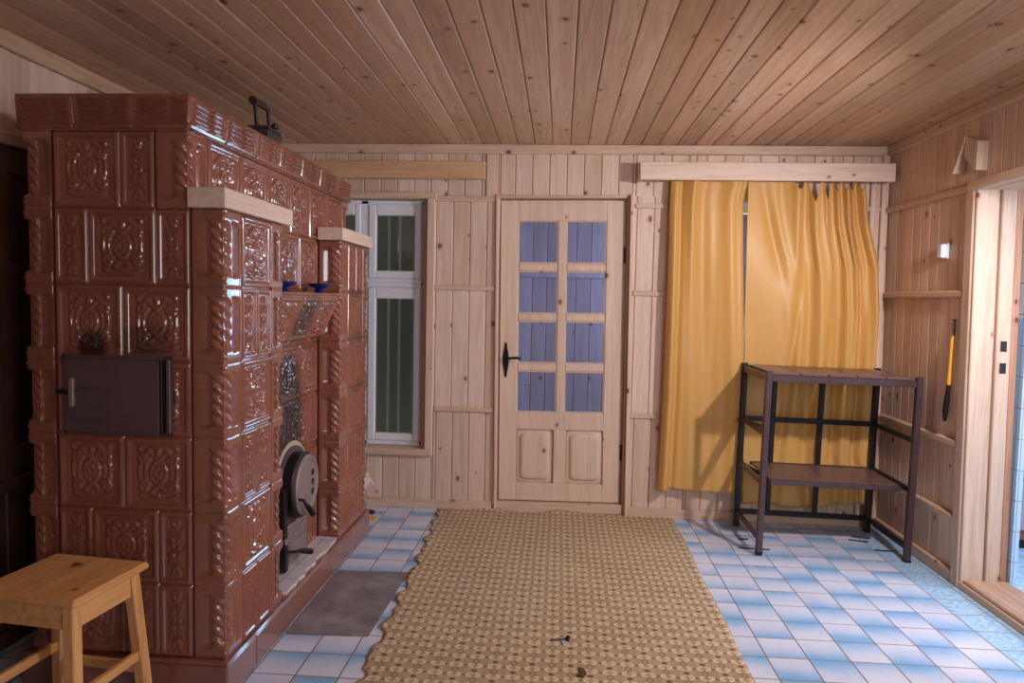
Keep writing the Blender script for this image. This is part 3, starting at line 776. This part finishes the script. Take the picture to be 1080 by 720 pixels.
# cornice with interlaced wave bands
def cornice_strip(mb, O, U, N, L, ntile):
    nu, nv = int(L/.0032), 64; u = np.linspace(0, L, nu); v = np.linspace(0, 1, nv); UU, VV = np.meshgrid(u, v)
    prof = np.interp(v, [0, .06, .14, .2, .9, 1], [-.008, .008, .012, .004, .012, .006])[:, None]
    tw = L/ntile; ph = UU/tw
    sw = .5*(1+np.tanh(3.*np.sin(2*np.pi*(ph-.12))))
    lines = np.cos(2*np.pi*(VV*7 + 1.*sw)); amp = np.clip((VV-.2)/.05, 0, 1)*np.clip((.92-VV)/.05, 0, 1)
    fr = np.minimum(np.mod(UU, tw), tw-np.mod(UU, tw)); amp = amp*np.clip((fr-.012)/.01, 0, 1)
    G = O + UU[..., None]*U + VV[..., None]*.115*Z + (prof+.0045*lines*amp-.006*np.exp(-(fr/.0035)**2))[..., None]*N
    mb.grid(G, flip=(np.cross(U, Z) @ N < 0))
ez = 1.8975; ex = .012
mb = MB(); mb.box(SX0-.0, SXU, SY0, SY1, ez, ez+.105, 0)
cornice_strip(mb, np.array([SX0-.012, SY0-.0, ez]), X, -Y, SXU-SX0+.024, 3)
cornice_strip(mb, np.array([SXU, SY0-.012, ez]), Y, X, SY1-SY0+.024, 7)
cornice_strip(mb, np.array([SX0, SY0-.012, ez]), Y, -X, SY1-SY0+.024, 7)
mb.box(SX0-.011, SXU+.009, SY0-.009, SY1+.009, ez+.104, ez+.117, .004)
mb.build('cornice', M['stove'], stove, smooth=50)
# plinth
mb = MB()
def slab(x0, x1, y0, y1): mb.box(x0, x1, y0, y1, 0, PZ-.012, .006); mb.box(x0-.0, x1+.004, y0-.004, y1+.004, PZ-.012, PZ, .005)
slab(SX0-.02, SX1+.012, SY0-.02, -2.0)
for y0, y1 in ((-1.998, -1.6), (-1.598, -1.2), (-1.198, -.8), (-.798, SY1+.012)): slab(SX0-.02, SX1+.012, y0, y1)
mb.build('plinth', M['plinth'], stove)
# hearth floor in the recess, its front edge broken
P = [(SXU+.004, -1.715, PZ+.012), (SXU+.004, -1.005, PZ+.012)]
r2 = random.Random(3)
for i in range(15): P.append((SX1-.012+(.018*r2.random()-.004), -1.005-.71*(i+.2)/15, PZ+.012))
MB().prism(P, -Z, .0125).build('hearth', M['hearth'], stove)
# hood shelf between the piers
mb = MB(); hz0, hz1 = 1.165, 1.375; hx = -1.098
mb.prism([(SXU+.002, -1.716, hz0), (SXU+.02, -1.716, hz0), (hx-.012, -1.716, hz1-.012), (hx-.012, -1.716, hz1), (SXU+.002, -1.716, hz1)], Y, .712)
Vd = np.array([hx-.012-SXU-.02, 0, hz1-.012-hz0]); Lh = np.linalg.norm(Vd); Vd = Vd/Lh; Nn = np.array([Vd[2], 0, -Vd[0]])
for k in range(3): tile(mb, np.array([SXU+.02, -1.716+.712/3*k, hz0])+Nn*.006, Y, Vd, Nn, .712/3, Lh, 'wide', .005)
mb.box(SXU+.002, hx, -1.718, -1.002, hz1-.004, hz1+.010, .004)
mb.build('hood', M['stove'], stove, smooth=40)
# front oven door
od = MB()
dX0, dX1, dZ0, dZ1 = -1.655, -1.283, .893, 1.158; yf = SY0-.006
for x0, x1, z0, z1 in ((dX0, dX1, dZ0, dZ0+.014), (dX0, dX1, dZ1-.014, dZ1), (dX0, dX0+.014, dZ0, dZ1), (dX1-.016, dX1, dZ0, dZ1)): od.box(x0, x1, yf-.012, SY0+.012, z0, z1, .003)
odf = od.build('oven_door', M['soot'], stove)
MB().box(dX0+.012, dX1-.034, yf-.016, SY0+.004, dZ0+.008, dZ1-.012, .003).build('door_plate', M['soot'], odf)
MB().tube([(dX1-.027, yf-.014, dZ0+.006), (dX1-.027, yf-.014, dZ1-.012)], .006, 10).build('hinge_rod', M['metalb'], odf, smooth=40)
MB().tube([(dX1-.010, yf-.012, dZ0+.006), (dX1-.010, yf-.012, dZ1-.006)], .005, 10).build('hinge_rod', M['metalb'], odf, smooth=40)
MB().box(dX0+.03, dX0+.05, yf-.03, yf-.014, dZ0+.09, dZ0+.19, .004).build('latch_bracket', M['ash'], odf)
MB().prism(rrect(dX0+.045, dX0+.155, 0, .026, .012) and [(a, yf-.015, dZ0+.127+c) for a, c in rrect(dX0+.045, dX0+.155, 0, .026, .012)], -Y, .008).build('latch', M['soot'], odf)
MB().tube([(dX0-.012, yf-.018, dZ0+.14), (dX0+.03, yf-.022, dZ0+.14)], .008, 10).build('latch_pin', M['metalb'], odf, smooth=40)
# round fire door in the recess
cy_, cz_ = -1.35, .505
def arch(hw, zb, cz, m=24): return [(-hw, zb)]+[(-hw*math.cos(math.pi*i/m), cz+hw*math.sin(math.pi*i/m)) for i in range(m+1)]+[(hw, zb)]
fd = MB().prism([(SXU+.002, cy_+a, c) for a, c in arch(.176, .15, cz_)], X, .016).build('fire_door', M['soot'], stove)
MB().prism([(SXU+.001, cy_+a, c) for a, c in arch(.196, .30, cz_+.002)], X, .007).build('mortar_ring', M['mortar'], fd)
MB().lathe([(.150, 0), (.150, .045), (.143, .05), (.05, .05)], (SXU+.018, cy_, cz_), X, 40).build('door_drum', M['metalb'], fd, smooth=30)
dd = MB().lathe([(.138, .0), (.139, .012), (.132, .018), (.118, .018), (.112, .014), (.02, .017), (.001, .018)], (SXU+.068, cy_, cz_), X, 44).build('door_disc', M['ash'], fd, smooth=30)
for z in (.045, .0, -.045): MB().box(SXU+.082, SXU+.0875, cy_+.045, cy_+.07, cz_+z-.014, cz_+z+.014, .003).build('air_slot', M['black'], dd)
h1 = MB().tube([(SXU+.075, cy_-.12, cz_-.035), (SXU+.105, cy_-.115, cz_-.04), (SXU+.108, cy_-.09, cz_-.065)], .007, 8).build('door_handle', M['metalb'], dd, smooth=40)
MB().tube([(SXU+.106, cy_-.092, cz_-.062), (SXU+.112, cy_-.07, cz_-.085), (SXU+.12, cy_-.035, cz_-.125)], [.008, .013, .014], 12).build('handle_grip', M['black'], h1, smooth=40)
MB().box(SXU+.018, SXU+.05, cy_-.185, cy_-.15, cz_-.20, cz_+.02, .004).build('hinge_plate', M['metalb'], fd)
ad = MB(); ad.box(SXU+.018, SXU+.03, cy_-.125, cy_+.135, .150, .34, .004); ad.box(SXU+.03, SXU+.036, cy_-.09, cy_+.11, .17, .25, .004)
ado = ad.build('ash_door', M['ash'], stove)
for z in (.262, .285, .308): MB().bar((SXU+.032, cy_-.10, z), (SXU+.032, cy_+.11, z), .008, .008).build('rib', M['ash'], ado)
MB().box(SXU+.018, SXU+.046, cy_-.165, cy_-.135, .15, .27, .004).build('hinge_plate', M['metalb'], ado)
h2 = MB().tube([(SXU+.03, cy_-.13, .235), (SXU+.065, cy_-.12, .232), (SXU+.075, cy_-.08, .222)], .007, 8).build('door_handle', M['metalb'], ado, smooth=40)
MB().tube([(SXU+.073, cy_-.085, .224), (SXU+.082, cy_-.05, .212), (SXU+.095, cy_+.01, .188)], [.008, .013, .014], 12).build('handle_grip', M['black'], h2, smooth=40)

# wooden caps on the two piers
zt = PZ+RH*6
l1 = thing('timber_block', (-1.155, -1.94, zt), 'long pale timber block lying on the near pier of the tile stove', 'block', 'timber blocks on the stove piers')
MB().box(-1.2155, -1.086, -2.225, -1.91, zt+.003, zt+.068, .003).build('plank', M['ledge'], l1)
MB().box(-1.2155, -1.088, -1.908, -1.655, zt+.003, zt+.067, .003).build('plank', M['ledge'], l1)
l2 = thing('timber_block', (-1.155, -.75, zt), 'shorter timber block lying on the far pier of the tile stove near the window', 'block', 'timber blocks on the stove piers')
MB().box(-1.2155, -1.084, -1.02, -.66, zt+.003, zt+.066, .003).build('plank', M['ledge'], l2)
MB().box(-1.2155, -1.085, -.658, -.475, zt+.003, zt+.065, .003).build('plank', M['ledge'], l2)
# blue dishes on the hood
for i, (yy, lab) in enumerate(((-1.60, 'small cobalt blue dish on the stove hood, nearer one'), (-1.18, 'small cobalt blue dish on the stove hood, the farther one beside the far pier'))):
    o = MB().lathe([(.02, 0), (.022, .004), (.018, .012), (.02, .018), (.042, .026), (.052, .038), (.053, .042), (.048, .042), (.036, .03), (.005, .026)], (0, 0, 0), Z, 28).build('blue_dish', M['blue'], None, smooth=40)
    o.location = (-1.148, yy, hz1+.0105); tag(o, lab, 'dish', 'blue dishes on the stove hood')
# charcoal iron on the stove top
it = thing('charcoal_iron', (-1.31, -1.42, ez+.117), 'old black charcoal iron standing on top of the tile stove', 'iron', rot=(0, 0, math.radians(0)))
def hull(z, sc, m=20):
    P = []
    for i in range(m+1):
        t = i/m; y_ = -.10+.23*t; w = .058*sc*math.sqrt(max(0, 1-max(0, (t-.25)/.75)**2.2)); P.append((w, y_*sc, z))
    return P+[(-p[0], p[1], p[2]) for p in P[::-1]]
def loft(rings):
    m = MB(); V = []; k = len(rings[0])
    for r_ in rings: V += r_
    F = [(i*k+j, i*k+(j+1) % k, (i+1)*k+(j+1) % k, (i+1)*k+j) for i in range(len(rings)-1) for j in range(k)]
    F += [tuple(range(k))[::-1], tuple((len(rings)-1)*k+j for j in range(k))]; return m.add(V, F)
loft([hull(.0, 1.06), hull(.014, 1.06), hull(.016, .98), hull(.055, 1.0)]).build('body', M['iron'], it, smooth=35, world=False)
lid = loft([hull(.057, 1.06), hull(.064, 1.06), hull(.07, .95), hull(.08, .6)]).build('lid', M['iron'], it, smooth=35, world=False)
for yy in (-.075, .055): MB().tube([(0, yy, .075), (0, yy-.012, .12), (0, yy-.018, .165)], [.009, .007, .009], 10).build('handle_post', M['black'], lid, smooth=40, world=False)
MB().tube([(0, -.115, .168), (0, -.09, .17), (0, -.02, .172), (0, .04, .168)], [.018, .013, .014, .010], 14).build('grip', M['grip'], lid, smooth=40, world=False)
MB().tube([(0, .118, .03), (0, .122, .075), (0, .118, .11)], [.004, .004, .004], 8).build('latch', M['white'], it, smooth=40, world=False)
MB().lathe([(.006, 0), (.016, .006), (.018, .018), (.01, .028), (.002, .03)], (0, .108, .098), Z, 14).build('latch_knob', M['black'], it, smooth=40, world=False)

# ------------------------------------------------------------------ stool
st = thing('wooden_stool', (-1.497, -2.432, 0), 'varnished pine four-legged stool standing in front of the tile stove', 'stool', rot=(0, 0, math.radians(-6)))
hs, zt_ = .168, .500
mb = MB(); mb.box(-hs-.005, hs+.005, -.155, .155, zt_-.024, zt_-.004, .006); mb.box(-hs, hs, -.150, .150, zt_-.008, zt_, .004)
mb.build('seat', M['stool'], st, world=False)
def lx(sx, sy, z): k = (1-z/.476); return np.array([sx*(.132+.030*k), sy*(.118+.030*k), z])
for sx in (-1, 1):
    for sy in (-1, 1): MB().bar(lx(sx, sy, 0), lx(sx, sy, .476), .036, .036, up=(0, 1, 0), ch=.003).build('leg', M['stoolz'], st, world=False)
for sx in (-1, 1):
    a, c = lx(sx, -1, .437), lx(sx, 1, .437); MB().bar(a+Y*.018, c-Y*.018, .020, .075).build('apron', M['stool'], st, world=False)
    a, c = lx(sx, -1, .20), lx(sx, 1, .20); MB().bar(a+Y*.016, c-Y*.016, .018, .030).build('stretcher', M['stool'], st, world=False)
for sy in (-1, 1):
    a, c = lx(-1, sy, .437), lx(1, sy, .437); MB().bar(a+X*.018, c-X*.018, .020, .075).build('apron', M['stool'], st, world=False)
    a, c = lx(-1, sy, .15), lx(1, sy, .15); MB().bar(a+X*.016, c-X*.016, .018, .030).build('stretcher', M['stool'], st, world=False)

# ------------------------------------------------------------------ floor things
nx, ny = 110, 220; G = np.zeros((ny, nx, 3)); r3 = np.random.RandomState(4)
ph = r3.rand(8)*6.28
for i in range(ny):
    v = i/(ny-1); y_ = -2.62+2.60*v
    xl = -.683-.075*v*v + .009*math.sin(24*y_+ph[0]) + .008*math.sin(41*y_+ph[1]) + .004*math.sin(77*y_)
    xr_ = .735+.012*v+.003*math.sin(8*y_)
    for j in range(nx):
        u = j/(nx-1); x_ = xl+(xr_-xl)*u
        z = .006 + .010*math.exp(-u/.03)*max(0, math.sin(26*y_+ph[2]))*1.0 + .0015*math.sin(9*x_+3*y_)
        z += .018*math.exp(-(1-v)/.012)*max(0, math.sin(13*x_+1.))*(1 if u < .72 else .2)
        G[i, j] = (x_, y_+.012*math.sin(11*x_+.6)*v**8 + .03*u*v, z)
rug = MB().grid(G).build('rug', M['rug'], None, smooth=180)
md = rug.modifiers.new('thickness', 'SOLIDIFY'); md.thickness = .0045; md.offset = -1
tag(rug, 'long beige rug with small red and olive diamond pattern on the blue tiles', 'rug')
sh = MB().prism([(-1.075, -1.752, .0005), (-.742, -1.738, .0005), (-.722, -1.075, .0005), (-1.075, -1.095, .0005)], Z, .004).build('metal_sheet', M['sheet'])
tag(sh, 'worn grey metal sheet on the floor tiles before the stove fire door', 'metal sheet')
# scraps
sc = thing('scrap', (.03, -1.70, .008), 'small pale scrap with a brown stalk lying on the rug', 'litter')
fl = MB().prism([(.012, -.03, 0), (.03, -.02, 0), (.034, .01, 0), (.018, .03, 0), (.004, .01, 0)], Z, .004).build('flake', M['bone'], sc, world=False)
MB().prism([(.022, .004, .004), (.036, -.012, .004), (.04, .012, .006), (.026, .022, .006)], Z, .01).build('dark_fold', M['black'], sc, world=False)
MB().tube([(.026, .008, .008), (-.005, 0, .006), (-.04, -.008, .004)], .003, 6).build('stalk', M['stick'], sc, world=False)
o = MB().prism([(.09, -1.955, .009), (.115, -1.965, .009), (.128, -1.94, .009), (.118, -1.91, .009), (.098, -1.90, .009), (.104, -1.93, .009)], Z, .006).build('scrap', M['stick']); tag(o, 'dark brown scrap on the rug close to the camera', 'litter')
o = MB().box(-1.185, -1.10, -.33, -.28, .0005, .012, .003).build('yellow_packet', M['ywl']); tag(o, 'small flat yellow packet on the floor tiles beyond the stove', 'packet')
o.location = (.0, .02, 0)
o = MB().lathe([(.010, 0), (.014, .01), (.014, .05), (.01, .065), (.004, .07)], (-1.20, -.16, .0145), (.9, -.4, 0), 12).build('red_stub', M['red'], None, smooth=40); tag(o, 'small dark red stub on the floor near the back wall beside the stove', 'litter')
pk = MB().prism([(-1.26, -.42, .21), (-1.13, -.44, .225), (-1.085, -.43, .26), (-1.10, -.42, .275), (-1.13, -.42, .32), (-1.16, -.42, .325), (-1.26, -.41, .30)], Y, .02)
pk.box(-1.27, -1.25, -.43, -.41, .0, .3, .003); pk = pk.build('paper_stand', M['pink'])
tag(pk, 'crumpled pinkish paper propped upright behind the far end of the stove', 'paper')

# ------------------------------------------------------------------ metal rack
rk = thing('metal_rack', (1.51, -.35, 0), 'dark brown steel rack with two slatted shelves before the curtain', 'rack', rot=(0, math.radians(.9), 0))
LX0, LX1, LYf, LYb, RZ = 1.115, 1.898, -.605, -.115, 1.01
def rp(mb, nm, mt='metal', par=None): return mb.build(nm, M[mt], par or rk)
for x_ in (LX0, LX1):
    for y_ in (LYf, LYb):
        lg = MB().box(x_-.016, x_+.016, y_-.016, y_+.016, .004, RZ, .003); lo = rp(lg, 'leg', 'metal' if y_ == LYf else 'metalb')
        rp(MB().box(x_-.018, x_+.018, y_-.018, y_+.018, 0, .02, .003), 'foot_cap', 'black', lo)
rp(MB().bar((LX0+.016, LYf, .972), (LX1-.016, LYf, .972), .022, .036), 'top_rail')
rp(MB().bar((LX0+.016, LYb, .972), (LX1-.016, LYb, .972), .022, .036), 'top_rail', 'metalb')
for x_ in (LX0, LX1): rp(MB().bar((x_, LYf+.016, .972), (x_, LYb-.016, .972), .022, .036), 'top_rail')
for k in range(5):
    x0 = LX0+.018+k*.1495; rp(MB().box(x0, x0+.1445, LYf-.01+.012, LYb-.012, .9905, 1.003, .002), 'shelf_board', 'rackshelf')
rp(MB().bar((LX0+.016, LYb, .67), (LX1-.016, LYb, .67), .02, .03), 'back_rail', 'metalb')
rp(MB().bar((LX0+.016, LYb, .09), (LX1-.016, LYb, .09), .02, .03), 'back_rail', 'metalb')
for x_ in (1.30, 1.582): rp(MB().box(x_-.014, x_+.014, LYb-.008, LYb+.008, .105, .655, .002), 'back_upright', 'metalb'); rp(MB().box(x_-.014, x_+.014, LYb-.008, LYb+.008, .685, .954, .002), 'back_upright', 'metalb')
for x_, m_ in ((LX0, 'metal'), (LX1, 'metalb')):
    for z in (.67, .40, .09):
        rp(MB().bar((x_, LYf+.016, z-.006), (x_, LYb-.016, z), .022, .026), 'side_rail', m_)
rp(MB().bar((LX0-.035, LYb-.06, .672), (LX0+.01, LYf+.04, .700), .02, .014), 'loose_bracket', 'metalb')
so = rp(MB().box(LX0+.055, LX1-.03, LYf+.045, LYf+.065, .378, .404, .003), 'lower_shelf', 'metal')
rp(MB().box(LX0+.055, LX1-.03, LYb-.04, LYb-.02, .39, .412, .003), 'shelf_frame', 'metal', so)
for k in range(4):
    y0 = LYf+.066+k*.096; rp(MB().box(LX0+.058, LX1-.034, y0, y0+.093, .396, .408, .002), 'slat', 'rackshelf', so)
rp(MB().bar((LX0-.01, LYb-.03, .405), (LX0+.075, LYf+.06, .395), .018, .02), 'loose_bracket', 'metalb')
for i, (x0, x1, y_, t_) in enumerate(((1.07, 1.125, -.36, 0), (1.03, 1.20, -.51, .01), (1.76, 1.86, -.235, .02), (1.72, 1.82, -.29, .03), (1.80, 1.90, -.45, .01))):
    o = MB().tube([(x0, y_, .0045), (x1, y_-t_, .0045)], .004, 8).build('thin_rod', M['metalb'])
    tag(o, ['thin dark rod on the tiles left of the rack, behind its front left leg', 'thin dark rod on the tiles by the rack front left foot', 'thin dark rod on the tiles nearest the rack back right foot', 'thin dark rod on the tiles under the rack, middle of the three at right', 'thin dark rod on the tiles nearest the rack front right foot'][i], 'rod', 'thin rods on the floor around the rack')

# ------------------------------------------------------------------ things on the right wall
X0 = xr(1.665)
sw = thing('wall_switch', (X0, -.674, 1.665), 'small white switch box on the pine wall beside the doorway', 'switch')
MB().box(X0-.012, X0, -.70, -.648, 1.625, 1.705, .004).build('back_plate', M['plastic'], sw)
MB().box(X0-.040, X0-.012, -.696, -.652, 1.63, 1.70, .005).build('housing', M['plastic'], sw)
bx = xr(1.1)-.02
br_ = thing('hand_brush', (bx, -.785, 1.05), 'yellow-handled brush hanging on the pine wall beside the doorway', 'brush')
MB().tube([(bx+.004, -.795, 1.235), (bx, -.79, 1.22), (bx, -.785, 1.10), (bx, -.78, .985)], [.006, .009, .008, .010], 12).build('handle', M['yellow'], br_, smooth=40)
MB().tube([(bx, -.78, .99), (bx, -.778, .95)], [.010, .011], 12).build('ferrule', M['metalb'], br_, smooth=40)
MB().tube([(bx, -.778, .955), (bx-.002, -.775, .91), (bx-.004, -.772, .85), (bx-.004, -.770, .80)], [.010, .013, .014, .008], 12).build('bristles', M['black'], br_, smooth=60)
hk = MB().tube([(bx+.004, -.795, 1.235), (bx+.004, -.80, 1.29), (bx+.004, -.790, 1.315), (bx+.004, -.778, 1.29), (bx+.002, -.792, 1.24)], .003, 6)
hk.build('hanging_loop', M['metalb'], br_, smooth=40)
MB().tube([(xr(1.31)-.0005, -.788, 1.312), (xr(1.31)-.022, -.788, 1.316)], .003, 6).build('nail', M['metalb'], br_)
tx = xr(2.05)
tr = thing('wooden_wall_ornament', (tx, -.88, 2.05), 'house-shaped pale wooden ornament of two joined boards above the doorway', 'ornament')
MB().prism([(tx-.001, -.885, 2.20), (tx-.001, -.885, 2.178), (tx-.001, -.800, 2.035), (tx-.001, -.785, 2.045)], -X, .055).build('short_board', M['jamb'], tr)
MB().prism([(tx-.001, -.885, 2.20), (tx-.001, -.988, 2.155), (tx-.001, -.985, 2.02), (tx-.001, -.965, 2.02), (tx-.001, -.885, 2.10)], -X, .05).build('wide_board', M['jamb'], tr)

# cabinet in the tiled room
cb = thing('cabinet', (3.1, -.1, 0), 'low brown cabinet with grey gridded panel in the blue-tiled room', 'cabinet')
MB().box(2.50, 3.7, -.34, .1, .06, .74, .006).build('carcass', M['cab'], cb)
MB().box(2.48, 3.72, -.36, .1, .74, .775, .006).build('top', M['cab'], cb)
MB().box(2.53, 3.67, -.352, -.34, .12, .40, .002).build('grid_panel', M['grid'], cb)
MB().box(2.50, 3.7, -.356, -.34, .40, .44, .004).build('rail', M['cab'], cb)
for k in range(6): MB().box(2.53+k*.19, 2.71+k*.19, -.35, -.34, .45, .73, .004).build('board', M['cab'], cb)
MB().box(2.53, 3.67, -.30, .1, 0, .06, .002).build('plinth', M['black'], cb)

# ------------------------------------------------------------------ lights
def point(name, loc, e, col, r): 
    l = bpy.data.lights.new(name, 'POINT'); l.energy = e; l.color = col; l.shadow_soft_size = r
    o = bpy.data.objects.new(name, l); COL.objects.link(o); o.location = loc; return o
def area(name, loc, rot, sx, sy_, e, col):
    l = bpy.data.lights.new(name, 'AREA'); l.shape = 'RECTANGLE'; l.size = sx; l.size_y = sy_; l.energy = e; l.color = col
    o = bpy.data.objects.new(name, l); COL.objects.link(o); o.location = loc; o.rotation_euler = rot; return o
l = bpy.data.lights.new('wall_lamp_light', 'SPOT'); l.energy = 112; l.color = (1., .935, .97); l.shadow_soft_size = .045
l.spot_size = math.radians(160); l.spot_blend = .7
lo = bpy.data.objects.new('wall_lamp_light', l); COL.objects.link(lo); lo.location = (1.80, -1.98, 1.96)
lo.rotation_euler = Vector((-.70, .60, -.92)).to_track_quat('-Z', 'Y').to_euler()
area('rear_fill_light', (1.3, YF-.06, 1.45), (math.radians(90), 0, 0), 1.1, 1.15, 28, (.92, .95, 1.))  # broad fill added behind the camera; no window is known there
area('bathroom_window_light', (4.1, -2.0, 1.5), (0, math.radians(90), 0), 1.0, 1.0, 60, (.76, .87, 1.))
area('vestibule_side_light', (1.4, .7, 1.5), (0, math.radians(90), 0), .8, .9, 27, (.45, .58, 1.))
area('vestibule_window_light', (.72, 1.32, 1.35), (math.radians(-90), 0, 0), .5, .9, 30, (.5, .8, 1.))
w = bpy.data.worlds.new('world'); S.world = w; w.use_nodes = True
w.node_tree.nodes['Background'].inputs[0].default_value = (.56, .56, .55, 1); w.node_tree.nodes['Background'].inputs[1].default_value = .8
S.view_settings.view_transform = 'Standard'; S.view_settings.look = 'None'; S.view_settings.gamma = 1
S.view_settings.use_curve_mapping = False
S.view_settings.exposure = 0.0
